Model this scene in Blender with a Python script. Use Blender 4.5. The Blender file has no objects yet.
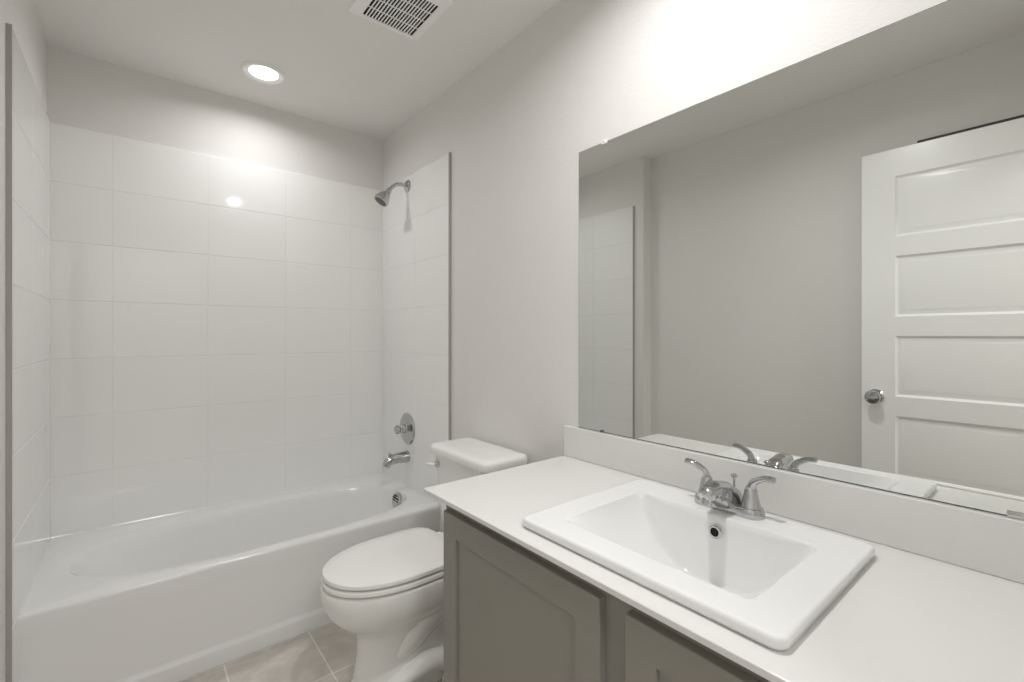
import bpy, bmesh, math
from mathutils import Vector, Matrix

scene = bpy.context.scene
COL = scene.collection
PI = math.pi

# ---------------------------------------------------------------- camera, world, exposure
F_PX, V0, YAW = 461.66, 335.35, 39.19
cam_data = bpy.data.cameras.new('camera')
cam_data.sensor_fit = 'HORIZONTAL'
cam_data.sensor_width = 36.0
cam_data.lens = F_PX / 1024.0 * 36.0
cam_data.shift_y = (V0 - 341.0) / 1024.0
cam_data.clip_start = 0.02
cam = bpy.data.objects.new('camera', cam_data)
COL.objects.link(cam)
cam.location = (-1.1888, 0.0, 1.2303)
cam.rotation_euler = (PI / 2, 0, -math.radians(YAW))
scene.camera = cam

world = bpy.data.worlds.new('world')
scene.world = world
world.use_nodes = True
world.node_tree.nodes['Background'].inputs[0].default_value = (0.9, 0.95, 1.0, 1)
world.node_tree.nodes['Background'].inputs[1].default_value = 0.5

scene.view_settings.view_transform = 'Standard'
scene.view_settings.look = 'None'
scene.view_settings.gamma = 1.0
scene.view_settings.use_curve_mapping = False
scene.view_settings.exposure = 1.78
scene.cycles.max_bounces = 16
scene.cycles.diffuse_bounces = 10
scene.cycles.glossy_bounces = 8
scene.cycles.sample_clamp_indirect = 8.0

LENS_TUB = 1.6        # glow of the lens itself
LENS_VANITY = 1.6
TUB_WATTS = 0.95      # recessed lamp above the tub
VANITY_WATTS = 2.75   # recessed lamp above the vanity
LAMP_SPREAD = 162.0   # the reflector keeps light off the ceiling and wall tops
LAMP_COLOR = (1.0, 0.99, 0.978)
FILL_WATTS = 5.5     # unseen fill light added outside the doorway


def fill_light():  # added only to brighten the room through the doorway, no fixture
    d = bpy.data.lights.new('fill_light', 'AREA')
    d.shape = 'DISK'
    d.size = 0.5
    d.energy = FILL_WATTS
    d.color = LAMP_COLOR
    o = bpy.data.objects.new('fill_light', d)
    COL.objects.link(o)
    o.location = (-1.05, -0.95, 2.40)


fill_light()

# ---------------------------------------------------------------- helpers
WLOC = {}


def props(o, label=None, cat=None, group=None, kind=None):
    if label: o['label'] = label
    if cat: o['category'] = cat
    if group: o['group'] = group
    if kind: o['kind'] = kind
    return o


def thing(name, loc, label, cat, group=None, kind=None):
    o = bpy.data.objects.new(name, None)
    COL.objects.link(o)
    o.empty_display_size = 0.05
    o.location = loc
    WLOC[o] = Vector(loc)
    return props(o, label, cat, group, kind)


def obj(name, bm, mat, parent=None, smooth=35, recalc=True):
    """link a bmesh given in world coordinates as ONE mesh object"""
    if recalc:
        bmesh.ops.recalc_face_normals(bm, faces=bm.faces[:])
    lo = Vector((1e9,) * 3); hi = Vector((-1e9,) * 3)
    for v in bm.verts:
        for i in range(3):
            lo[i] = min(lo[i], v.co[i]); hi[i] = max(hi[i], v.co[i])
    c = (lo + hi) / 2
    c.z = lo.z
    bmesh.ops.translate(bm, verts=bm.verts[:], vec=-c)
    me = bpy.data.meshes.new(name)
    bm.to_mesh(me)
    bm.free()
    me.materials.append(mat)
    if smooth:
        me.shade_smooth()
        me.set_sharp_from_angle(angle=math.radians(smooth))
    o = bpy.data.objects.new(name, me)
    COL.objects.link(o)
    WLOC[o] = c.copy()
    if parent is not None:
        o.parent = parent
        o.location = c - WLOC[parent]
    else:
        o.location = c
    return o


def new():
    return bmesh.new()


def box(bm, x0, x1, y0, y1, z0, z1, bev=0.0, seg=2):
    r = bmesh.ops.create_cube(bm, size=1.0)
    vs = r['verts']
    for v in vs:
        v.co = Vector(((x0 + x1) / 2 + v.co.x * (x1 - x0), (y0 + y1) / 2 + v.co.y * (y1 - y0), (z0 + z1) / 2 + v.co.z * (z1 - z0)))
    if bev > 0:
        es = list({e for v in vs for e in v.link_edges})
        bmesh.ops.bevel(bm, geom=es, offset=bev, segments=seg, profile=0.5, affect='EDGES')
    return bm


def prism(bm, pts, z0, z1):
    """extrude a footprint polygon"""
    a = [bm.verts.new((x, y, z0)) for x, y in pts]
    b = [bm.verts.new((x, y, z1)) for x, y in pts]
    n = len(pts)
    bm.faces.new(a[::-1]); bm.faces.new(b)
    for i in range(n):
        bm.faces.new((a[i], a[(i + 1) % n], b[(i + 1) % n], b[i]))
    return bm


def loft(bm, rings, cap0=True, cap1=True):
    R = [[bm.verts.new(p) for p in r] for r in rings]
    n = len(R[0])
    for a, b in zip(R[:-1], R[1:]):
        for i in range(n):
            bm.faces.new((a[i], a[(i + 1) % n], b[(i + 1) % n], b[i]))
    if cap0: bm.faces.new(R[0][::-1])
    if cap1: bm.faces.new(R[-1])
    return bm


def frame_of(ax):
    ax = Vector(ax).normalized()
    t = Vector((0, 0, 1)) if abs(ax.z) < 0.9 else Vector((0, 1, 0))
    u = ax.cross(t).normalized()
    w = ax.cross(u).normalized()
    return ax, u, w


def lathe(bm, origin, axis, prof, n=40):
    """prof: list of (distance along axis, radius)"""
    ax, u, w = frame_of(axis)
    o = Vector(origin)
    rings = []
    for d, r in prof:
        r = max(r, 1e-5)
        rings.append([o + ax * d + (u * math.cos(2 * PI * k / n) + w * math.sin(2 * PI * k / n)) * r for k in range(n)])
    return loft(bm, rings)


def smooth_path(pts, sub=8):
    P = [Vector(p) for p in pts]
    out = []
    for i in range(len(P) - 1):
        p0 = P[max(i - 1, 0)]; p1 = P[i]; p2 = P[i + 1]; p3 = P[min(i + 2, len(P) - 1)]
        for k in range(sub):
            t = k / sub
            out.append(0.5 * ((2 * p1) + (-p0 + p2) * t + (2 * p0 - 5 * p1 + 4 * p2 - p3) * t * t + (-p0 + 3 * p1 - 3 * p2 + p3) * t ** 3))
    out.append(P[-1])
    return out


def interp(vals, n):
    m = len(vals)
    r = []
    for i in range(n):
        t = i / (n - 1) * (m - 1)
        k = min(int(t), m - 2)
        f = t - k
        f = f * f * (3 - 2 * f)
        r.append(vals[k] * (1 - f) + vals[k + 1] * f)
    return r


def sweep(bm, pts, ra, rb=None, up=(0, 0, 1), n=20, sub=8, exp=2.0, capround=True):
    """tube along smooth path with half sizes ra (sideways) and rb (along up)"""
    path = smooth_path(pts, sub)
    m = len(path)
    A = interp(ra if isinstance(ra, (list, tuple)) else [ra, ra], m)
    B = interp(rb if isinstance(rb, (list, tuple)) else [rb, rb], m) if rb is not None else A
    up = Vector(up)
    rings = []
    for i, p in enumerate(path):
        t = (path[min(i + 1, m - 1)] - path[max(i - 1, 0)]).normalized()
        s = t.cross(up)
        if s.length < 1e-4: s = t.cross(Vector((1, 0, 0.01)))
        s.normalize()
        w = s.cross(t).normalized()
        def ring(k, q):
            out = []
            for j in range(n):
                a = 2 * PI * j / n
                c, d = math.cos(a), math.sin(a)
                cc = math.copysign(abs(c) ** (2 / exp), c); dd = math.copysign(abs(d) ** (2 / exp), d)
                out.append(q + s * cc * A[i] * k + w * dd * B[i] * k)
            return out
        if capround and i == 0:
            e = min(A[0], B[0])
            rings.append(ring(0.55, p - t * e * 0.30)); rings.append(ring(0.86, p - t * e * 0.16))
        rings.append(ring(1.0, p))
        if capround and i == m - 1:
            e = min(A[-1], B[-1])
            rings.append(ring(0.86, p + t * e * 0.16)); rings.append(ring(0.55, p + t * e * 0.30))
    return loft(bm, rings)


def rect_outline(cx, cy, a, b, r, npc=10, nside=14):
    """rounded rectangle with a fixed number of points; a, b half sizes"""
    pts = []
    for (sx, sy, a0) in ((1, 1, 0), (-1, 1, PI / 2), (-1, -1, PI), (1, -1, 3 * PI / 2)):
        ccx, ccy = cx + sx * (a - r), cy + sy * (b - r)
        for k in range(npc + 1):
            t = a0 + PI / 2 * k / npc
            pts.append((ccx + r * math.cos(t), ccy + r * math.sin(t)))
        # side to next corner
        nx = {(1, 1): (-1, 1), (-1, 1): (-1, -1), (-1, -1): (1, -1), (1, -1): (1, 1)}[(sx, sy)]
        q0 = pts[-1]
        na0 = a0 + PI / 2
        q1 = (cx + nx[0] * (a - r) + r * math.cos(na0), cy + nx[1] * (b - r) + r * math.sin(na0))
        for k in range(1, nside):
            f = k / nside
            pts.append((q0[0] + (q1[0] - q0[0]) * f, q0[1] + (q1[1] - q0[1]) * f))
    return pts


# ---------------------------------------------------------------- materials
def mat(name, col, rough=0.5, metal=0.0, spec=0.5, coat=0.0, noise=None, bump=None, emit=None, ior=None):
    m = bpy.data.materials.new(name)
    m.use_nodes = True
    nt = m.node_tree
    b = nt.nodes['Principled BSDF']
    b.inputs['Base Color'].default_value = (*col, 1)
    b.inputs['Roughness'].default_value = rough
    b.inputs['Metallic'].default_value = metal
    b.inputs['Specular IOR Level'].default_value = spec
    b.inputs['Coat Weight'].default_value = coat
    b.inputs['Coat Roughness'].default_value = 0.03
    if ior: b.inputs['IOR'].default_value = ior
    tc = nt.nodes.new('ShaderNodeTexCoord')
    if noise:
        sc, amt = noise
        n = nt.nodes.new('ShaderNodeTexNoise')
        n.inputs['Scale'].default_value = sc
        n.inputs['Detail'].default_value = 4
        nt.links.new(tc.outputs['Object'], n.inputs['Vector'])
        r = nt.nodes.new('ShaderNodeMixRGB')
        r.inputs[1].default_value = (*[c * (1 - amt) for c in col], 1)
        r.inputs[2].default_value = (*[min(1, c * (1 + amt)) for c in col], 1)
        nt.links.new(n.outputs['Fac'], r.inputs[0])
        nt.links.new(r.outputs[0], b.inputs['Base Color'])
    if bump:
        sc, st, dist = bump
        n = nt.nodes.new('ShaderNodeTexNoise')
        n.inputs['Scale'].default_value = sc
        n.inputs['Detail'].default_value = 2
        nt.links.new(tc.outputs['Object'], n.inputs['Vector'])
        bp = nt.nodes.new('ShaderNodeBump')
        bp.inputs['Strength'].default_value = st
        bp.inputs['Distance'].default_value = dist
        nt.links.new(n.outputs['Fac'], bp.inputs['Height'])
        nt.links.new(bp.outputs[0], b.inputs['Normal'])
    if emit:
        b.inputs['Emission Color'].default_value = (*emit[0], 1)
        b.inputs['Emission Strength'].default_value = emit[1]
    return m


WALLC = (0.745, 0.736, 0.718)
M_WALL = mat('wall_paint', WALLC, 0.75, spec=0.3, noise=(30, 0.012), bump=(170, 0.42, 0.002))
M_CEIL = mat('ceiling_paint', (0.82, 0.81, 0.79), 0.85, spec=0.2, noise=(30, 0.012), bump=(150, 0.3, 0.0012))
M_TILE = mat('white_tile_glaze', (0.86, 0.86, 0.85), 0.06, spec=0.5, noise=(3, 0.01), bump=(7, 0.05, 0.004))
M_EDGE = mat('tile_edge_metal', (0.42, 0.405, 0.385), 0.4, metal=0.3, noise=(40, 0.03))
M_TUB = mat('tub_enamel', (0.80, 0.80, 0.80), 0.12, spec=0.5, noise=(3, 0.01))
M_PORC = mat('porcelain', (0.83, 0.83, 0.81), 0.07, spec=0.5, noise=(5, 0.008))
M_SEAT = mat('seat_plastic', (0.84, 0.84, 0.82), 0.15, spec=0.5, noise=(8, 0.008))
M_SINK = mat('sink_porcelain', (0.82, 0.82, 0.82), 0.06, spec=0.5, noise=(6, 0.006))
M_COUNT = mat('counter_cultured_marble', (0.74, 0.74, 0.72), 0.16, spec=0.5, noise=(45, 0.012))
M_CAB = mat('cabinet_taupe_paint', (0.275, 0.263, 0.232), 0.42, spec=0.4, noise=(20, 0.02))
M_CHROME = mat('chrome', (0.54, 0.545, 0.555), 0.05, metal=1.0, noise=(10, 0.01))
M_NICKEL = mat('polished_nickel', (0.62, 0.61, 0.59), 0.10, metal=1.0, noise=(10, 0.01))
M_MIRROR = mat('mirror_silver', (0.79, 0.80, 0.78), 0.0, metal=1.0, noise=(2, 0.002))
M_MEDGE = mat('mirror_edge_glass', (0.12, 0.13, 0.12), 0.2, noise=(30, 0.05))
M_DOOR = mat('door_white_paint', (0.88, 0.88, 0.87), 0.28, spec=0.45, noise=(15, 0.008))
M_TRIM = mat('trim_white_paint', (0.78, 0.78, 0.76), 0.35, noise=(15, 0.008))
M_VENT = mat('vent_white_plastic', (0.90, 0.895, 0.88), 0.4, noise=(25, 0.01))
M_DARK = mat('dark_cavity', (0.012, 0.012, 0.011), 0.8, noise=(20, 0.05))
M_STRIP = mat('dark_strip', (0.06, 0.057, 0.05), 0.5, noise=(20, 0.05))
M_RUBBER = mat('grey_nozzle_plastic', (0.18, 0.18, 0.19), 0.4, noise=(60, 0.05))
M_CLEAR = mat('clear_clip_plastic', (0.85, 0.86, 0.85), 0.12, spec=0.6, noise=(40, 0.01))
M_LENS_A = mat('lamp_lens_tub', (0.9, 0.9, 0.88), 0.4, noise=(10, 0.005), emit=((1.0, 0.99, 0.97), LENS_TUB))
M_LENS_B = mat('lamp_lens_vanity', (0.9, 0.9, 0.88), 0.4, noise=(10, 0.005), emit=((1.0, 0.99, 0.97), LENS_VANITY))


def floor_material():
    m = bpy.data.materials.new('floor_tile')
    m.use_nodes = True
    nt = m.node_tree
    L = nt.links
    b = nt.nodes['Principled BSDF']
    tc = nt.nodes.new('ShaderNodeTexCoord')
    geo = nt.nodes.new('ShaderNodeNewGeometry')
    mp = nt.nodes.new('ShaderNodeMapping')
    mp.inputs['Location'].default_value = (0.633, -1.715, 0)
    L.new(geo.outputs['Position'], mp.inputs['Vector'])
    br = nt.nodes.new('ShaderNodeTexBrick')
    br.offset = 0.0
    br.squash = 1.0
    br.inputs['Scale'].default_value = 1.0
    br.inputs['Mortar Size'].default_value = 0.0032
    br.inputs['Mortar Smooth'].default_value = 0.1
    br.inputs['Bias'].default_value = 0.0
    br.inputs['Brick Width'].default_value = 0.30
    br.inputs['Row Height'].default_value = 0.30
    br.inputs['Color1'].default_value = (0.585, 0.553, 0.507, 1)
    br.inputs['Color2'].default_value = (0.625, 0.592, 0.545, 1)
    br.inputs['Mortar'].default_value = (0.80, 0.785, 0.75, 1)
    L.new(mp.outputs[0], br.inputs['Vector'])
    n = nt.nodes.new('ShaderNodeTexNoise')
    n.inputs['Scale'].default_value = 7.0
    n.inputs['Detail'].default_value = 8.0
    n.inputs['Roughness'].default_value = 0.6
    n.inputs['Distortion'].default_value = 1.2
    L.new(geo.outputs['Position'], n.inputs['Vector'])
    cr = nt.nodes.new('ShaderNodeValToRGB')
    cr.color_ramp.elements[0].position = 0.3
    cr.color_ramp.elements[0].color = (0.78, 0.77, 0.76, 1)
    cr.color_ramp.elements[1].position = 0.7
    cr.color_ramp.elements[1].color = (1.12, 1.12, 1.12, 1)
    L.new(n.outputs['Fac'], cr.inputs[0])
    mx = nt.nodes.new('ShaderNodeMixRGB')
    mx.blend_type = 'MULTIPLY'
    mx.inputs[0].default_value = 1.0
    L.new(br.outputs['Color'], mx.inputs[1])
    L.new(cr.outputs[0], mx.inputs[2])
    L.new(mx.outputs[0], b.inputs['Base Color'])
    b.inputs['Roughness'].default_value = 0.42
    inv = nt.nodes.new('ShaderNodeMath')
    inv.operation = 'SUBTRACT'
    inv.inputs[0].default_value = 1.0
    L.new(br.outputs['Fac'], inv.inputs[1])
    bp = nt.nodes.new('ShaderNodeBump')
    bp.inputs['Strength'].default_value = 0.5
    bp.inputs['Distance'].default_value = 0.002
    L.new(inv.outputs[0], bp.inputs['Height'])
    L.new(bp.outputs[0], b.inputs['Normal'])
    return m


M_FLOOR = floor_material()

# ---------------------------------------------------------------- room constants
H = 2.44
XL = -1.475          # alcove left wall
XR = -1.565          # room left wall
YB = 2.715           # back wall
YJ = 1.853           # jog where the alcove starts
YN = -0.15           # near wall (doorway), room side
TH = 0.012           # tile thickness
ZT = 2.118           # top of tile
ZD = 0.384           # tub deck height


def struct(name, bm, m, label, cat, smooth=0):
    return props(obj(name, bm, m, None, smooth), label, cat, None, 'structure')


struct('floor', box(new(), -2.3, 0.10, -1.75, YB + 0.1, -0.1, 0), M_FLOOR, 'beige grey square floor tiles with pale grout beside the tub', 'floor')
struct('ceiling', box(new(), -2.3, 0.10, -1.75, YB + 0.1, H, H + 0.1), M_CEIL, 'flat pale grey ceiling over tub and vanity', 'ceiling')
w_right = struct('wall_right', box(new(), 0, 0.10, -1.75, YB + 0.1, 0, H), M_WALL, 'long pale grey wall carrying the mirror and shower fittings', 'wall')
w_left = struct('wall_left', prism(new(), [(-1.665, YN), (XR, YN), (XR, YJ), (XL, YJ), (XL, YB), (-1.665, YB)], 0, H), M_WALL,
                'pale grey wall opposite the mirror, behind the open door', 'wall')
w_back = struct('wall_back', box(new(), -1.665, 0, YB, YB + 0.1, 0, H), M_WALL, 'pale grey end wall along the long side of the tub', 'wall')
bm = new()
box(bm, -1.665, -1.475, YN - 0.11, YN, 0, H)
box(bm, -0.70, 0, YN - 0.11, YN, 0, H)
box(bm, -1.475, -0.70, YN - 0.11, YN, 2.085, H)
struct('wall_front', bm, M_WALL, 'pale grey wall with the doorway at the near end of the room', 'wall')
bm = new()
box(bm, -2.3, 0.0, -1.75, -1.65, 0, H)
box(bm, -2.3, -2.2, -1.65, YN - 0.11, 0, H)
box(bm, -2.2, -1.665, YN - 0.11, YN, 0, H)
struct('wall_hall', bm, M_WALL, 'pale grey hall wall outside the bathroom doorway', 'wall')

# door casing of the doorway behind the camera
bm = new()
box(bm, -1.540, -1.475, YN - 0.125, YN - 0.11, 0, 2.15, 0.003)
box(bm, -0.70, -0.635, YN - 0.125, YN - 0.11, 0, 2.15, 0.003)
box(bm, -1.475, -0.70, YN - 0.125, YN - 0.11, 2.085, 2.15, 0.003)
struct('trim_1', bm, M_TRIM, 'white casing around the doorway on the hall side', 'trim')

# baseboards
struct('baseboard_right', box(new(), -0.013, 0, 1.105, 1.92, 0, 0.085, 0.004), M_TRIM, 'white baseboard on the mirror wall behind the toilet', 'baseboard', 30)
struct('baseboard_left', box(new(), XR, XR + 0.013, YN, YJ - 0.013, 0, 0.085, 0.004), M_TRIM, 'white baseboard along the wall behind the open door', 'baseboard', 30)

# ---------------------------------------------------------------- wall tile (cladding of the alcove walls)
JZ = [ZT - 0.2470 * k for k in range(0, 8)]


def tile_panel(name, parent, to3, us, zs, grout_z0, leg=None):
    """us: vertical joints along the wall; zs: horizontal joints; to3(u, z, out) -> point"""
    bm = new()
    g = 0.0011          # half joint
    e = 0.0022          # pillowed edge
    for u0, u1 in zip(us[:-1], us[1:]):
        for z1, z0 in zip(zs[:-1], zs[1:]):
            gu = 0.0004
            a = [(u0 + gu, z0 + g), (u1 - gu, z0 + g), (u1 - gu, z1 - g), (u0 + gu, z1 - g)]
            def inset(k):
                h = k * 0.5
                return [(a[0][0] + h, a[0][1] + k), (a[1][0] - h, a[1][1] + k), (a[2][0] - h, a[2][1] - k), (a[3][0] + h, a[3][1] - k)]
            rings = [[to3(u, z, TH - 0.0022) for u, z in a], [to3(u, z, TH - 0.0006) for u, z in inset(0.0006)],
                     [to3(u, z, TH) for u, z in inset(e)]]
            loft(bm, rings, cap0=False, cap1=True)
    if leg:
        u0, u1 = leg
        a = [(u0, 0.001), (u1, 0.001), (u1, zs[-1] - g), (u0, zs[-1] - g)]
        loft(bm, [[to3(u, z, 0.0) for u, z in a], [to3(u, z, TH) for u, z in a]])
    # grout bed
    q = [(us[0], grout_z0), (us[-1], grout_z0), (us[-1], zs[0]), (us[0], zs[0])]
    loft(bm, [[to3(u, z, 0.0) for u, z in q], [to3(u, z, TH - 0.0014) for u, z in q]])
    o = obj(name, bm, M_TILE, parent, 0)
    return o


YT = 1.931
zs = JZ[:-1] + [ZD + 0.002]
zs = [z for z in JZ if z > ZD + 0.03] + [ZD + 0.002]
tile_panel('wall_tiling', w_back, lambda u, z, d: Vector((u, YB - d, z)), [XL, -1.268, -0.914, -0.562, -0.210, 0.0], zs, ZD + 0.002)
tile_panel('wall_tiling', w_right, lambda u, z, d: Vector((-d, u, z)), [YT, 2.281, 2.631, YB - TH], zs, ZD + 0.002, (YT, 2.04))
tile_panel('wall_tiling', w_left, lambda u, z, d: Vector((XL + d, u, z)), [YT, 2.281, 2.631, YB - TH], zs, ZD + 0.002, (YT, 2.04))
# metal edge strips closing the tile at its front ends
obj('tile_edge_strip', box(new(), -TH - 0.0005, 0, YT - 0.007, YT, 0.0, ZT), M_EDGE, w_right, 0)
obj('tile_edge_strip', box(new(), XL, XL + TH + 0.0005, YT - 0.007, YT, 0.0, ZT), M_EDGE, w_left, 0)

# ---------------------------------------------------------------- bathtub
TX0, TX1 = XL + TH, -TH
TY0, TY1 = 2.015, YB - TH
tub = thing('bathtub', ((TX0 + TX1) / 2, (TY0 + TY1) / 2, 0), 'long white alcove bathtub with plain apron set between the tiled walls', 'bathtub')


def tub_shell():
    bm = new()
    N = 144
    cy = 2.335

    def outline(xc, a_l, a_r, b, ex, z, exl=2.35):
        out = []
        for k in range(N):
            t = 2 * PI * k / N
            c, s = math.cos(t), math.sin(t)
            a = a_r if c > 0 else a_l
            f = 0.5 + 0.5 * max(-1.0, min(1.0, c * 2.5))
            e = exl * (1 - f) + ex * f
            out.append(Vector((xc + a * math.copysign(abs(c) ** (2 / e), c), cy + b * math.copysign(abs(s) ** (2 / e), s), z)))
        return out
    op = outline(-0.72, 0.655, 0.652, 0.262, 2.9, ZD)
    # outer rectangle points by direction
    def to_rect(p, x0, x1, y0, y1, z):
        d = Vector((p.x + 0.72, p.y - cy, 0))
        ts = []
        if d.x > 1e-6: ts.append((x1 + 0.72) / d.x)
        if d.x < -1e-6: ts.append((x0 + 0.72) / d.x)
        if d.y > 1e-6: ts.append((y1 - cy) / d.y)
        if d.y < -1e-6: ts.append((y0 - cy) / d.y)
        t = min(x for x in ts if x > 0)
        return Vector((-0.72 + d.x * t, cy + d.y * t, z))

    def rect_ring(x0, x1, y0, y1, z):
        r = [to_rect(p, x0, x1, y0, y1, z) for p in op]
        for cxx, cyy in ((x0, y0), (x0, y1), (x1, y0), (x1, y1)):
            i = min(range(N), key=lambda i: (r[i].x - cxx) ** 2 + (r[i].y - cyy) ** 2)
            r[i] = Vector((cxx, cyy, z))
        return r

    def scaled(o, k, z):
        return [Vector((-0.72 + (p.x + 0.72) * k[0], cy + (p.y - cy) * k[1], z)) for p in o]
    rings = [rect_ring(TX0, TX1, TY0 + 0.004, TY1, 0.30),
             rect_ring(TX0, TX1, TY0, TY1, ZD - 0.018),
             rect_ring(TX0, TX1, TY0 + 0.001, TY1, ZD - 0.009),
             rect_ring(TX0, TX1, TY0 + 0.004, TY1, ZD - 0.003),
             rect_ring(TX0, TX1, TY0 + 0.010, TY1, ZD)]
    # deck falls a little towards the opening, rolled lip
    rings += [scaled(op, (1.012, 1.03), ZD - 0.001), op and [Vector((p.x, p.y, ZD - 0.004)) for p in op],
              scaled(op, (0.993, 0.985), ZD - 0.012)]
    lv = [  # a_left, a_right, b, exponent, z
        (0.622, 0.643, 0.250, 2.9, ZD - 0.035),
        (0.590, 0.632, 0.240, 2.9, ZD - 0.08),
        (0.535, 0.615, 0.228, 2.9, ZD - 0.15),
        (0.480, 0.595, 0.215, 2.9, ZD - 0.22),
        (0.435, 0.575, 0.200, 2.9, ZD - 0.275),
        (0.390, 0.545, 0.180, 2.9, ZD - 0.305),
        (0.320, 0.480, 0.145, 3.0, ZD - 0.318),
        (0.150, 0.250, 0.070, 2.6, ZD - 0.322)]
    for al, ar, b, ex, z in lv:
        rings.append(outline(-0.72, al, ar, b, ex, z))
    loft(bm, rings, cap0=False, cap1=True)
    # apron: upper face, step and lower band
    prof = [(TY0 + 0.004, 0.30), (TY0 + 0.006, 0.085), (TY0 + 0.005, 0.074), (TY0 - 0.002, 0.067), (TY0 - 0.003, 0.060), (TY0 + 0.002, 0.002), (TY0 + 0.03, 0.002), (TY0 + 0.03, 0.30)]
    a = [bm.verts.new((TX0, y, z)) for y, z in prof]
    b2 = [bm.verts.new((TX1, y, z)) for y, z in prof]
    n = len(prof)
    for i in range(n):
        bm.faces.new((a[i], b2[i], b2[(i + 1) % n], a[(i + 1) % n]))
    bm.faces.new(a); bm.faces.new(b2[::-1])
    return bm


obj('tub_shell', tub_shell(), M_TUB, tub, 40, recalc=True)
def caulk():
    bm = new()
    c = 0.0055
    q = 0.00003
    path = [(TX0 + q, TY0 + 0.012, 1, 0), (TX0 + q, TY1 - q, 1, -1), (TX1 - q, TY1 - q, -1, -1), (TX1 - q, TY0 + 0.012, -1, 0)]
    rings = []
    for x, y, sx, sy in path:
        rings.append([Vector((x, y, ZD + c)), Vector((x + sx * c * 0.3, y + sy * c * 0.3, ZD + c * 0.3)), Vector((x + sx * c, y + sy * c, ZD - 0.0012)), Vector((x, y, ZD - 0.0012))])
    return loft(bm, rings)


obj('caulk_bead', caulk(), M_TUB, tub, 0)
OV, OVA = (-0.082, 2.338, 0.331), (-1, 0, 0.22)
ovf = obj('overflow_plate', lathe(new(), OV, OVA, [(-0.012, 0.036), (0.006, 0.044), (0.012, 0.043), (0.016, 0.038), (0.018, 0.0)]), M_CHROME, tub, 40)
bm = new()
axv = Vector(OVA).normalized()
for i in range(-2, 3):
    for j in range(-2, 3):
        if i * i + j * j <= 5:
            p = Vector(OV) + axv * 0.0165 + Vector((0, i * 0.0140, j * 0.0140))
            lathe(bm, p, axv, [(-0.002, 0.0038), (0.0022, 0.0036)], 10)
obj('drain_holes', bm, M_DARK, ovf, 40)
obj('drain', lathe(new(), (-0.33, 2.335, ZD - 0.321), (0, 0, 1), [(-0.004, 0.03), (0.004, 0.034), (0.006, 0.028), (0.004, 0.0)]), M_CHROME, tub, 40)

# ---------------------------------------------------------------- shower fittings
FY = 2.364
sh = thing('shower', (-TH, FY, 2.06), 'chrome shower head on a short bent arm high on the tiled wall', 'shower head')
obj('flange', lathe(new(), (-TH, FY, 2.061), (-1, 0, 0), [(0, 0.036), (0.003, 0.035), (0.010, 0.026), (0.014, 0.012), (0.015, 0.0)]), M_CHROME, sh, 40)
obj('shower_arm', sweep(new(), [(-0.014, FY, 2.061), (-0.05, FY, 2.064), (-0.082, FY, 2.056), (-0.108, FY, 2.034), (-0.128, FY, 2.012)], 0.0105, n=20), M_CHROME, sh, 40)
hd = Vector((-0.58, 0, -0.82)).normalized()
ho = Vector((-0.121, FY, 2.018))
head = obj('spray_head', lathe(new(), ho, hd, [(-0.004, 0.012), (0.004, 0.016), (0.014, 0.016), (0.018, 0.013), (0.024, 0.017), (0.034, 0.026), (0.058, 0.036), (0.080, 0.041), (0.086, 0.040), (0.087, 0.034), (0.083, 0.032), (0.083, 0.0)]), M_CHROME, sh, 30)
bm = new()
lathe(bm, ho + hd * 0.0825, hd, [(0, 0.031), (0.003, 0.030), (0.004, 0.0)], 32)
_, hu, hw = frame_of(hd)
for r, n in ((0.010, 6), (0.020, 12)):
    for k in range(n):
        p = ho + hd * 0.086 + (hu * math.cos(2 * PI * k / n) + hw * math.sin(2 * PI * k / n)) * r
        lathe(bm, p, hd, [(0, 0.0022), (0.003, 0.0015)], 8)
obj('nozzle_face', bm, M_RUBBER, head, 40)

va = thing('shower_valve', (-TH, FY, 0.71), 'round chrome shower valve with a knob, above the tub spout', 'valve')
obj('escutcheon', lathe(new(), (-TH, FY, 0.71), (-1, 0, 0), [(0, 0.088), (0.003, 0.088), (0.009, 0.080), (0.013, 0.045), (0.016, 0.034), (0.017, 0.0)], 48), M_CHROME, va, 30)
obj('handle', lathe(new(), (-TH - 0.010, FY, 0.712), (-1, 0, 0), [(0, 0.031), (0.006, 0.030), (0.010, 0.025), (0.030, 0.023), (0.034, 0.018), (0.040, 0.018), (0.044, 0.023), (0.054, 0.025), (0.062, 0.022), (0.065, 0.0)], 32), M_CHROME, va, 35)

sp = thing('tub_spout', (-TH, FY, 0.55), 'chrome tub spout with a pull-up diverter knob, low over the tub end', 'spout')
obj('spout_body', sweep(new(), [(-TH, FY, 0.556), (-0.05, FY, 0.556), (-0.095, FY, 0.554), (-0.125, FY, 0.545), (-0.138, FY, 0.522)], [0.032, 0.030, 0.028, 0.026, 0.021], [0.032, 0.029, 0.025, 0.023, 0.019], up=(0, 1, 0), n=24), M_CHROME, sp, 40)
obj('diverter_knob', lathe(new(), (-0.122, FY, 0.560), (0, 0, 1), [(0, 0.006), (0.018, 0.006), (0.020, 0.011), (0.028, 0.011), (0.031, 0.0)], 20), M_CHROME, sp, 40)

# ---------------------------------------------------------------- toilet
TC = 1.55
wc = thing('toilet', (-0.40, TC, 0), 'white two-piece toilet with closed lid between tub and vanity', 'toilet')


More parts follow.
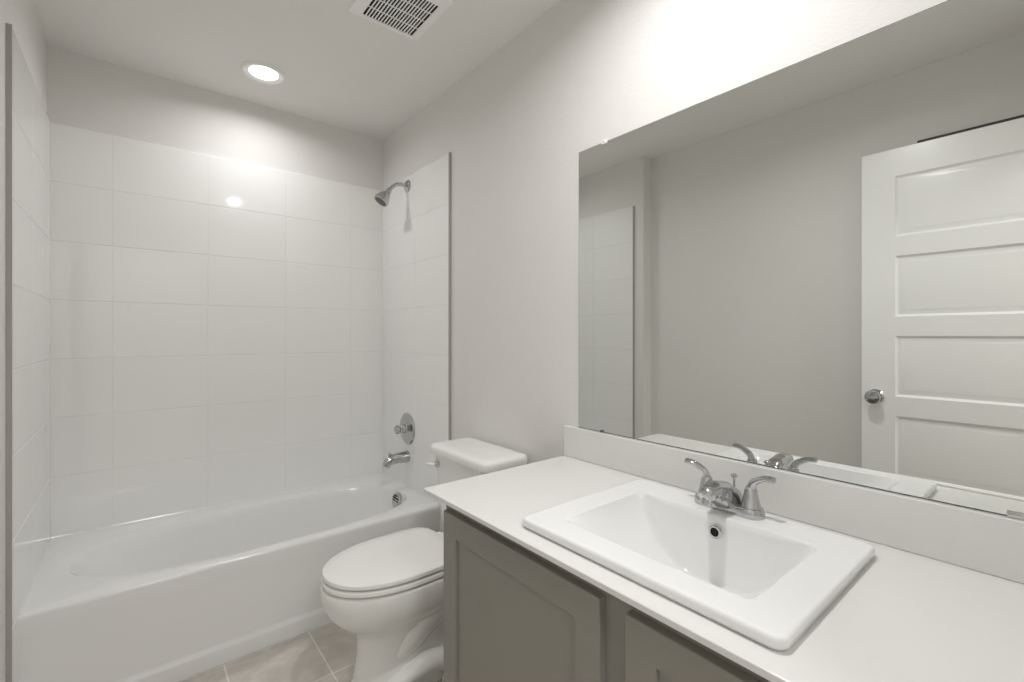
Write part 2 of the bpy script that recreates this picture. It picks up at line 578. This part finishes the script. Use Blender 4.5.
def egg(xf, xb, hw, z, xw=None, ef=2.1, er=2.8, n=72):
    """closed outline, front towards -x"""
    xw = xw if xw is not None else xf + (xb - xf) * 0.55
    out = []
    for k in range(n):
        t = 2 * PI * k / n
        c, s = math.cos(t), math.sin(t)
        e = er if c > 0 else ef
        a = (xb - xw) if c > 0 else (xw - xf)
        out.append(Vector((xw + a * math.copysign(abs(c) ** (2 / e), c), TC + hw * math.copysign(abs(s) ** (2 / e), s), z)))
    return out


def bowl():
    bm = new()
    S = [(0.000, -0.634, -0.20, 0.112), (0.012, -0.636, -0.198, 0.113), (0.020, -0.630, -0.20, 0.108), (0.06, -0.615, -0.20, 0.098),
         (0.14, -0.603, -0.20, 0.090), (0.20, -0.603, -0.20, 0.092), (0.235, -0.622, -0.205, 0.106), (0.262, -0.662, -0.21, 0.135), (0.285, -0.685, -0.215, 0.155),
         (0.310, -0.703, -0.22, 0.168), (0.340, -0.714, -0.22, 0.176), (0.368, -0.719, -0.22, 0.180), (0.388, -0.719, -0.22, 0.180),
         (0.3955, -0.717, -0.222, 0.1785), (0.398, -0.713, -0.23, 0.175)]
    loft(bm, [egg(xf, xb, hw, z, xw=-0.43) for z, xf, xb, hw in S])
    # rear deck carrying the tank
    rings = []
    for z, a, b in ((0.15, 0.085, 0.08), (0.24, 0.11, 0.095), (0.30, 0.125, 0.12), (0.36, 0.130, 0.155), (0.385, 0.130, 0.165), (0.393, 0.126, 0.160)):
        rings.append([Vector((x, y, z)) for x, y in rect_outline(-0.155, TC, a, b, 0.04, 6, 6)])
    loft(bm, rings)
    # sculpted trapway on both sides
    for s in (-1, 1):
        sweep(bm, [(-0.50, TC + s * 0.050, 0.11), (-0.43, TC + s * 0.070, 0.18), (-0.36, TC + s * 0.080, 0.24), (-0.29, TC + s * 0.082, 0.235), (-0.235, TC + s * 0.080, 0.15), (-0.20, TC + s * 0.075, 0.04)],
              [0.03, 0.045, 0.05, 0.05, 0.05, 0.055], n=20)
        sweep(bm, [(-0.55, TC + s * 0.060, 0.02), (-0.50, TC + s * 0.095, 0.055), (-0.40, TC + s * 0.105, 0.085), (-0.30, TC + s * 0.105, 0.06), (-0.20, TC + s * 0.095, 0.02)],
              [0.015, 0.028, 0.036, 0.036, 0.030], n=16)
    box(bm, -0.42, -0.12, TC - 0.105, TC + 0.105, 0.0, 0.05, 0.015, 3)
    return bm


obj('bowl', bowl(), M_PORC, wc, 50)
for s in (-1, 1):
    bm = lathe(new(), (-0.33, TC + s * 0.128, 0.0), (0, 0, 1), [(0, 0.016), (0.018, 0.016), (0.026, 0.010), (0.028, 0.0)], 18)
    obj('bolt_cap', bm, M_SEAT, wc, 40)


def slab(o, z0, z1, r):
    bm = new()
    cx = sum(p.x for p in o) / len(o)
    def sc(k, z):
        out = []
        for p in o:
            d = Vector((p.x - cx, p.y - TC, 0))
            L = d.length
            d2 = d * ((L - k) / L)
            out.append(Vector((cx + d2.x, TC + d2.y, z)))
        return out
    q = 0.0012
    rings = [sc(0.112, z0 - 0.002), sc(0.110, z0), sc(q, z0), sc(0, z0 + q), sc(0, z1 - r), sc(r * 0.3, z1 - r * 0.3), sc(r, z1), sc(0.05, z1 + 0.004), sc(0.11, z1 + 0.006)]
    return loft(bm, rings)


obj('seat', slab(egg(-0.7165, -0.258, 0.1795, 0, xw=-0.46, er=4.6), 0.4065, 0.4200, 0.0022), M_SEAT, wc, 40)
obj('lid', slab(egg(-0.7135, -0.254, 0.1775, 0, xw=-0.46, er=5.0), 0.4290, 0.4435, 0.0045), M_SEAT, wc, 40)
for s in (-1, 1):
    bm = box(new(), -0.268, -0.225, TC + s * 0.075 - 0.025, TC + s * 0.075 + 0.025, 0.396, 0.432, 0.006, 3)
    obj('seat_hinge', bm, M_SEAT, wc, 40)

TT = 1.531
bm = new()
rings = []
for z, a, b, r in ((0.392, 0.070, 0.130, 0.03), (0.400, 0.080, 0.142, 0.035), (0.45, 0.085, 0.150, 0.035), (0.60, 0.092, 0.170, 0.035), (0.741, 0.096, 0.189, 0.035)):
    rings.append([Vector((x, y, z)) for x, y in rect_outline(-0.122, TT, a, b, r, 8, 8)])
obj('tank', loft(bm, rings), M_PORC, wc, 40)
bm = new()
rings = []
for z, k in ((0.737, 0.006), (0.740, 0.001), (0.745, 0.0), (0.762, 0.0), (0.769, 0.003), (0.774, 0.010), (0.7765, 0.022), (0.7775, 0.05)):
    rings.append([Vector((x, y, z)) for x, y in rect_outline(-0.124, TT, 0.110 - k, 0.211 - k, max(0.040 - k, 0.004), 8, 8)])
obj('tank_lid', loft(bm, rings), M_PORC, wc, 40)
fl = obj('flush_lever', lathe(new(), (-0.215, TT + 0.150, 0.700), (-1, 0, 0), [(0, 0.017), (0.006, 0.017), (0.009, 0.013), (0.016, 0.010), (0.018, 0.0)], 22), M_CHROME, wc, 40)
props(fl, 'chrome flush lever')
obj('lever_arm', sweep(new(), [(-0.230, TT + 0.150, 0.700), (-0.241, TT + 0.148, 0.700), (-0.246, TT + 0.158, 0.699), (-0.249, TT + 0.177, 0.698)], [0.006, 0.007, 0.008, 0.006], [0.005, 0.005, 0.006, 0.005], n=12), M_SEAT, fl, 40)

# ---------------------------------------------------------------- vanity
CX0 = -0.571
CY1, CY0 = 1.146, YN + 0.002
ZC = 0.807
CT = 0.0125
FX = -0.526            # face frame front
DX = -0.545            # door front
vy1 = 1.100
vc = thing('vanity_cabinet', (-0.27, 0.47, 0), 'taupe shaker vanity cabinet under the white counter', 'cabinet')
bm = new()
zt_ = ZC - CT - 0.0005
# open-topped box: sides, back and bottom around one hollow
outer = [(-0.510, CY0 + 0.002), (-0.002, CY0 + 0.002), (-0.002, vy1), (-0.510, vy1)]
inner = [(-0.500, CY0 + 0.018), (-0.016, CY0 + 0.018), (-0.016, vy1 - 0.016), (-0.500, vy1 - 0.016)]
V3 = lambda q, z: [Vector((x, y, z)) for x, y in q]
loft(bm, [V3(outer, 0.10), V3(outer, zt_), V3(inner, zt_), V3(inner, 0.118)])
obj('carcass', bm, M_CAB, vc, 0)
obj('toe_kick', box(new(), -0.455, -0.10, CY0 + 0.004, vy1 - 0.01, 0.0, 0.10), M_CAB, vc, 0)
bm = new()
z1 = ZC - CT - 0.0006
box(bm, FX, -0.5102, vy1 - 0.045, vy1, 0.10, z1)
box(bm, FX, -0.5102, 0.480, 0.553, 0.10, z1)
box(bm, FX, -0.5102, CY0 + 0.004, CY0 + 0.07, 0.10, z1)
for (ya, yb) in ((0.553, vy1 - 0.045), (CY0 + 0.07, 0.480)):
    box(bm, FX, -0.5102, ya, yb, 0.745, z1)
    box(bm, FX, -0.5102, ya, yb, 0.10, 0.14)
obj('face_frame', bm, M_CAB, vc, 0)


def cab_door(y0, y1, z0, z1):
    bm = new()
    fw = 0.060
    xb = FX - 0.0004
    def rr(k, x):
        return [Vector((x, y0 + k, z0 + k)), Vector((x, y1 - k, z0 + k)), Vector((x, y1 - k, z1 - k)), Vector((x, y0 + k, z1 - k))]
    rings = [rr(0, xb), rr(0, DX + 0.0012), rr(0.0012, DX), rr(fw - 0.0008, DX), rr(fw, DX + 0.0008), rr(fw, DX + 0.0075)]
    return loft(bm, rings)


for y0, y1 in ((0.542, 1.083), (-0.062, 0.486)):
    d = obj('cabinet_door', cab_door(y0, y1, 0.125, 0.758), M_CAB, vc, 0)


def slab_with_hole():
    bm = new()
    cx, cy = (CX0 - 0.001) / 2, (CY0 + CY1) / 2
    a, b = (-0.001 - CX0) / 2, (CY1 - CY0) / 2
    hx, hy = (OX0 + OX1) / 2, (OY0 + OY1) / 2
    ha, hb = (OX1 - OX0) / 2 + 0.014, (OY1 - OY0) / 2 + 0.014
    O = lambda k, z: [Vector((x, y, z)) for x, y in rect_outline(cx, cy, a - k, b - k, 0.002, 4, 12)]
    I = lambda k, z: [Vector((x, y, z)) for x, y in rect_outline(hx, hy, ha - k, hb - k, 0.03, 4, 12)]
    z0, z1 = ZC - CT, ZC
    rings = [I(0, z0), O(0.0015, z0), O(0, z0 + 0.0015), O(0, z1 - 0.0018), O(0.0006, z1 - 0.0006), O(0.0018, z1), I(0, z1), I(0, z0)]
    loft(bm, rings, cap0=False, cap1=False)
    bmesh.ops.remove_doubles(bm, verts=bm.verts[:], dist=1e-5)
    return bm


SX0, SX1, SY0, SY1 = -0.530, -0.086, 0.243, 0.783
ZS = 0.829
OX0, OX1, OY0, OY1 = -0.468, -0.186, 0.312, 0.712
ct = slab_with_hole()
counter = props(obj('countertop', ct, M_COUNT, None, 18), 'white countertop slab running along the mirror wall', 'countertop')
bs = new()
box(bs, -0.020, -0.001, CY0 + 0.001, CY1, ZC + 0.0004, 0.9125, 0.0018, 2)
props(obj('backsplash', bs, M_COUNT, None, 18), 'low white backsplash strip below the mirror', 'backsplash')

# sink
sk = thing('sink', ((SX0 + SX1) / 2, (SY0 + SY1) / 2, ZC), 'white rectangular drop-in sink with raised rim in the counter', 'sink')


def basin_z(x, y):
    t = (y - (OY0 + OY1) / 2) / ((OY1 - OY0) / 2)
    s = (x - OX0) / (OX1 - OX0)
    fy = max(0.0, 1 - abs(t) ** 2.3) ** 0.85
    s = min(max(s, 0), 1)
    fx = 1 - (1 - min(s / 0.55, 1)) ** 2.4
    e = min(max((1 - s) / 0.055, 0), 1)
    fx *= e ** 0.6 if e < 1 else 1
    return ZS - 0.150 * fy * fx


def sink_mesh():
    bm = new()
    cx, cy = (SX0 + SX1) / 2, (SY0 + SY1) / 2
    a, b = (SX1 - SX0) / 2, (SY1 - SY0) / 2
    ox, oy = (OX0 + OX1) / 2, (OY0 + OY1) / 2
    oa, ob = (OX1 - OX0) / 2, (OY1 - OY0) / 2
    nc, ns = 12, 56
    R = lambda k, z, r: [Vector((x, y, z)) for x, y in rect_outline(cx, cy, a - k, b - k, r, nc, ns)]
    rings = [R(0.006, ZC + 0.0006, 0.016), R(0.004, ZC + 0.0008, 0.018), R(0.0030, ZC + 0.004, 0.018), R(0, ZC + 0.006, 0.02), R(0, ZS - 0.006, 0.02), R(0.0012, ZS - 0.0025, 0.02), R(0.0035, ZS - 0.0006, 0.019), R(0.007, ZS, 0.018), R(0.009, ZS, 0.017)]
    op = rect_outline(ox, oy, oa, ob, 0.022, nc, ns)
    wide = rect_outline(ox, oy, oa + 0.006, ob + 0.006, 0.028, nc, ns)
    rings.append([Vector((x, y, ZS)) for x, y in wide])
    big = rect_outline(ox, oy, oa + 0.003, ob + 0.003, 0.025, nc, ns)
    rings.append([Vector((x, y, ZS)) for x, y in big])
    ks = [1.0, 0.997, 0.993, 0.988, 0.982, 0.976, 0.965, 0.95, 0.93, 0.90, 0.86, 0.81, 0.75, 0.68, 0.60, 0.51, 0.41, 0.30, 0.19, 0.08]
    for i, k in enumerate(ks):
        ring = []
        for x, y in op:
            X, Y = ox + (x - ox) * k, oy + (y - oy) * k
            ring.append(Vector((X, Y, basin_z(X, Y) - (0.0008 if i == 0 else 0))))
        rings.append(ring)
    loft(bm, rings, cap0=False, cap1=True)
    return bm


obj('basin', sink_mesh(), M_SINK, sk, 80)
ovr = obj('overflow_ring', lathe(new(), (-0.1900, 0.508, 0.7950), (-1, 0, 0.05), [(-0.004, 0.0105), (0.0055, 0.0145), (0.0075, 0.0125), (0.0075, 0.0095), (0.002, 0.0085), (-0.004, 0.0085)], 28), M_CHROME, sk, 40)
obj('overflow_hole', lathe(new(), (-0.1900, 0.508, 0.7950), (-1, 0, 0.05), [(0.0, 0.0092), (0.0030, 0.0092)], 24), M_DARK, ovr, 40)
bz = basin_z(-0.30, 0.512)
obj('drain', lathe(new(), (-0.30, 0.512, bz), (0, 0, 1), [(-0.004, 0.02), (0.002, 0.024), (0.004, 0.018), (0.005, 0.0)], 28), M_CHROME, sk, 40)

# faucet (rests on the sink rim)
FCX, FCY, FZ = -0.126, 0.512, ZS + 0.0003
fa = thing('faucet', (FCX, FCY, FZ), 'chrome two-handle centerset faucet on the back rim of the sink', 'faucet')
bm = new()
rings = []
for z, a, b in ((0, 0.0270, 0.079), (0.004, 0.0275, 0.0795), (0.014, 0.0265, 0.078), (0.019, 0.024, 0.0755), (0.021, 0.019, 0.070)):
    rings.append([Vector((x, y, FZ + z)) for x, y in rect_outline(FCX, FCY, a, b, a - 0.0005, 10, 8)])
obj('base_plate', loft(bm, rings), M_CHROME, fa, 40)
bm = new()
sweep(bm, [(FCX + 0.022, FCY, FZ + 0.020), (FCX, FCY, FZ + 0.028), (FCX - 0.030, FCY, FZ + 0.040), (FCX - 0.062, FCY, FZ + 0.052), (FCX - 0.090, FCY, FZ + 0.056), (FCX - 0.106, FCY, FZ + 0.051)],
      [0.026, 0.029, 0.026, 0.021, 0.0185, 0.016], [0.016, 0.026, 0.030, 0.025, 0.0185, 0.0145], up=(0, 0, 1), n=28, exp=2.6)
spo = obj('spout', bm, M_CHROME, fa, 45)
obj('aerator', lathe(new(), (FCX - 0.098, FCY, FZ + 0.046), (-0.15, 0, -1), [(0.0, 0.0125), (0.012, 0.0125), (0.013, 0.010), (0.011, 0.0)], 24), M_CHROME, spo, 40)
obj('lift_rod', lathe(new(), (FCX + 0.030, FCY, FZ + 0.008), (0, 0, 1), [(0, 0.0028), (0.058, 0.0028), (0.060, 0.0075), (0.064, 0.0080), (0.067, 0.004), (0.068, 0.0)], 16), M_CHROME, fa, 40)
for s in (1, -1):
    hy = FCY + s * 0.051
    hb = obj('handle', lathe(new(), (FCX, hy, FZ + 0.017), (0, 0, 1), [(0, 0.0215), (0.005, 0.0215), (0.008, 0.0195), (0.026, 0.0155), (0.042, 0.0125), (0.047, 0.010), (0.049, 0.0)], 32), M_CHROME, fa, 40)
    obj('lever', sweep(new(), [(FCX, hy, FZ + 0.052), (FCX - 0.001, hy + s * 0.005, FZ + 0.072), (FCX - 0.003, hy + s * 0.022, FZ + 0.085), (FCX - 0.005, hy + s * 0.036, FZ + 0.090), (FCX - 0.007, hy + s * 0.050, FZ + 0.091)],
                       [0.0095, 0.0085, 0.0085, 0.0095, 0.0105], [0.0100, 0.0085, 0.0072, 0.0068, 0.0064], up=(0, 0.0, 1.0), n=18, exp=2.4), M_CHROME, hb, 40)

# ---------------------------------------------------------------- mirror and its clips
MY1, MY0, MZ0, MZ1 = 1.0888, YN + 0.01, 0.9140, 1.8605
mi = thing('wall_mirror', (-0.003, 0.5, MZ0), 'large frameless mirror on the wall above the vanity backsplash', 'mirror')
bm = new()
box(bm, -0.0042, -0.0005, MY0, MY1, MZ0, MZ1)
obj('glass_edge', bm, M_MEDGE, mi, 0)
bm = new()
box(bm, -0.0050, -0.0043, MY0 + 0.0015, MY1 - 0.0015, MZ0 + 0.0015, MZ1 - 0.0015)
obj('mirror_face', bm, M_MIRROR, mi, 0)

ck = box(new(), -0.0095, -0.0055, 0.974 - 0.011, 0.974 + 0.011, MZ1 - 0.008, MZ1 + 0.006, 0.0018, 2)
box(ck, -0.0075, -0.0005, 0.974 - 0.009, 0.974 + 0.009, MZ1 + 0.0006, MZ1 + 0.006)
lathe(ck, (-0.0090, 0.974, MZ1 + 0.001), (-1, 0, 0), [(0, 0.004), (0.002, 0.003), (0.0025, 0.0)], 14)
props(obj('mirror_clip', ck, M_CLEAR, None, 40), 'clear plastic clip on the top edge of the mirror near its corner', 'clip')
ck = box(new(), -0.0090, -0.0055, 0.986 - 0.006, 0.986 + 0.006, MZ0 - 0.0005, MZ0 + 0.006, 0.0012, 2)
props(obj('mirror_clip', ck, M_MEDGE, None, 40), 'tiny dark clip on the bottom edge of the mirror above the backsplash', 'clip')
ck = box(new(), -0.0105, -0.0055, -0.10, 0.079, MZ0 - 0.0008, MZ0 + 0.010, 0.0010, 2)
props(obj('mirror_channel', ck, M_NICKEL, None, 40), 'brushed metal channel holding the lower right edge of the mirror', 'bracket')

# ---------------------------------------------------------------- open door and the dark strip above it
DXF = -1.465
DY1, DY0, DZ0, DZ1 = 0.643, -0.119, 0.012, 2.068


def door_leaf():
    bm = new()
    # panels
    sw = 0.123
    py0, py1 = DY0 + sw, DY1 - sw
    tops = [1.945 - 0.3585 * k for k in range(5)]
    ph = 0.272
    xs_f, xs_b = DXF, DXF - 0.035
    # body
    ys = [DY0, py0, py1, DY1]
    zcuts = [DZ0]
    for t in reversed(tops):
        zcuts += [t - ph, t]
    zcuts.append(DZ1)
    for side, x, sg in ((0, xs_f, 1), (1, xs_b, -1)):
        for i in range(3):
            for j in range(len(zcuts) - 1):
                q = [(ys[i], zcuts[j]), (ys[i + 1], zcuts[j]), (ys[i + 1], zcuts[j + 1]), (ys[i], zcuts[j + 1])]
                if i == 1 and j % 2 == 1:
                    def rg(k, d):
                        return [Vector((x - sg * d, y, z)) for y, z in ((q[0][0] + k, q[0][1] + k), (q[1][0] - k, q[1][1] + k), (q[2][0] - k, q[2][1] - k), (q[3][0] + k, q[3][1] - k))]
                    rings = [rg(0, 0), rg(0.004, 0.005), rg(0.010, 0.009), rg(0.016, 0.009), rg(0.030, 0.004), rg(0.034, 0.0035)]
                    loft(bm, rings, cap0=False, cap1=True)
                else:
                    bm.faces.new([bm.verts.new((x, y, z)) for y, z in q])
    for (ya, za, yb, zb) in ((DY0, DZ0, DY1, DZ0), (DY1, DZ0, DY1, DZ1), (DY1, DZ1, DY0, DZ1), (DY0, DZ1, DY0, DZ0)):
        bm.faces.new([bm.verts.new(p) for p in ((xs_f, ya, za), (xs_f, yb, zb), (xs_b, yb, zb), (xs_b, ya, za))])
    bmesh.ops.remove_doubles(bm, verts=bm.verts[:], dist=0.0003)
    return bm


dr = props(obj('door_1', door_leaf(), M_DOOR, None, 25), 'white five-panel door standing open, seen in the mirror', 'door', None, 'structure')
kb = obj('door_knob', lathe(new(), (DXF, 0.590, 0.95), (1, 0, 0), [(0, 0.033), (0.004, 0.033), (0.009, 0.028), (0.012, 0.014), (0.028, 0.012), (0.034, 0.020), (0.042, 0.028), (0.052, 0.031), (0.060, 0.028), (0.064, 0.018), (0.064, 0.008), (0.061, 0.006), (0.061, 0.0)], 36), M_CHROME, dr, 30)
bm = new()
for z in (0.25, 1.04, 1.85):
    lathe(bm, (DXF + 0.004, DY0 - 0.006, z - 0.045), (0, 0, 1), [(0, 0.006), (0.09, 0.006)], 14)
obj('hinge', bm, M_NICKEL, dr, 40)
props(obj('wall_strip', box(new(), XR, XR + 0.018, -0.10, 0.458, 2.078, 2.106, 0.002), M_STRIP, None, 40), 'thin dark unidentified strip on the wall just above the open door in the mirror', 'rail')  # narrow dark strip for a dark line of unknown origin

# ---------------------------------------------------------------- ceiling fittings
def recessed_light(x, y, watts, lens, label):
    t = thing('recessed_light', (x, y, H), label, 'light', 'recessed ceiling lights')
    obj('trim_ring', lathe(new(), (x, y, H), (0, 0, -1), [(0, 0.091), (0.004, 0.0905), (0.010, 0.085), (0.012, 0.080), (0.0115, 0.078), (0.004, 0.0605), (0.0005, 0.060)], 56), M_VENT, t, 40)
    obj('lens', lathe(new(), (x, y, H), (0, 0, -1), [(0.0005, 0.0595), (0.0032, 0.0595), (0.0045, 0.05), (0.005, 0.0)], 56), lens, t, 40)
    d = bpy.data.lights.new('lamp', 'AREA')
    d.shape = 'DISK'
    d.size = 0.075
    d.energy = watts
    d.color = LAMP_COLOR
    d.spread = math.radians(LAMP_SPREAD)
    o = bpy.data.objects.new('lamp', d)
    COL.objects.link(o)
    o.parent = t
    o.location = (0, 0, -0.0065)
    return t


recessed_light(-0.732, 2.368, TUB_WATTS, M_LENS_A, 'glowing round recessed ceiling light above the bathtub')
recessed_light(-0.50, 0.60, VANITY_WATTS, M_LENS_B, 'round recessed ceiling light above the vanity sink')


def vent():
    x0, x1, y0, y1 = -0.578, -0.298, 1.425, 1.712
    zb = H - 0.014
    t = thing('ceiling_vent', ((x0 + x1) / 2, (y0 + y1) / 2, H), 'white square exhaust vent grille on the ceiling', 'vent')
    ix0, ix1, iy0, iy1 = -0.534, -0.334, 1.470, 1.684
    bm = new()
    cx, cy = (x0 + x1) / 2, (y0 + y1) / 2
    def R(a, b, r, z, c=(cx, cy)):
        return [Vector((x, y, z)) for x, y in rect_outline(c[0], c[1], a, b, r, 5, 4)]
    a, b = (x1 - x0) / 2, (y1 - y0) / 2
    ic = ((ix0 + ix1) / 2, (iy0 + iy1) / 2)
    ia, ib = (ix1 - ix0) / 2, (iy1 - iy0) / 2
    loft(bm, [R(a, b, 0.012, H), R(a, b, 0.012, H - 0.006), R(a - 0.003, b - 0.003, 0.010, H - 0.009), R(ia + 0.006, ib + 0.006, 0.004, zb, ic), R(ia, ib, 0.002, zb, ic), R(ia, ib, 0.002, H - 0.001, ic)], cap0=False, cap1=False)
    bmesh.ops.translate(bm, verts=[], vec=(0, 0, 0))
    obj('frame', bm, M_VENT, t, 30)
    bm = new()
    n = 17
    p = (ix1 - ix0) / n
    for k in range(1, n):
        xx = ix0 + p * k
        box(bm, xx - p * 0.20, xx + p * 0.20, iy0 - 0.001, iy1 + 0.001, zb + 0.0005, zb + 0.0030)
    for k in range(1, 4):
        yy = iy0 + (iy1 - iy0) * k / 4
        box(bm, ix0 - 0.001, ix1 + 0.001, yy - 0.0018, yy + 0.0018, zb + 0.0007, zb + 0.0028)
    obj('grille', bm, M_VENT, t, 0)
    e = 0.0006
    obj('duct_cavity', loft(new(), [R(ia - e, ib - e, 0.002, zb + 0.0034, ic), R(ia - e, ib - e, 0.002, H - 0.0006, ic)], cap0=False, cap1=True), M_DARK, t, 0)


vent()
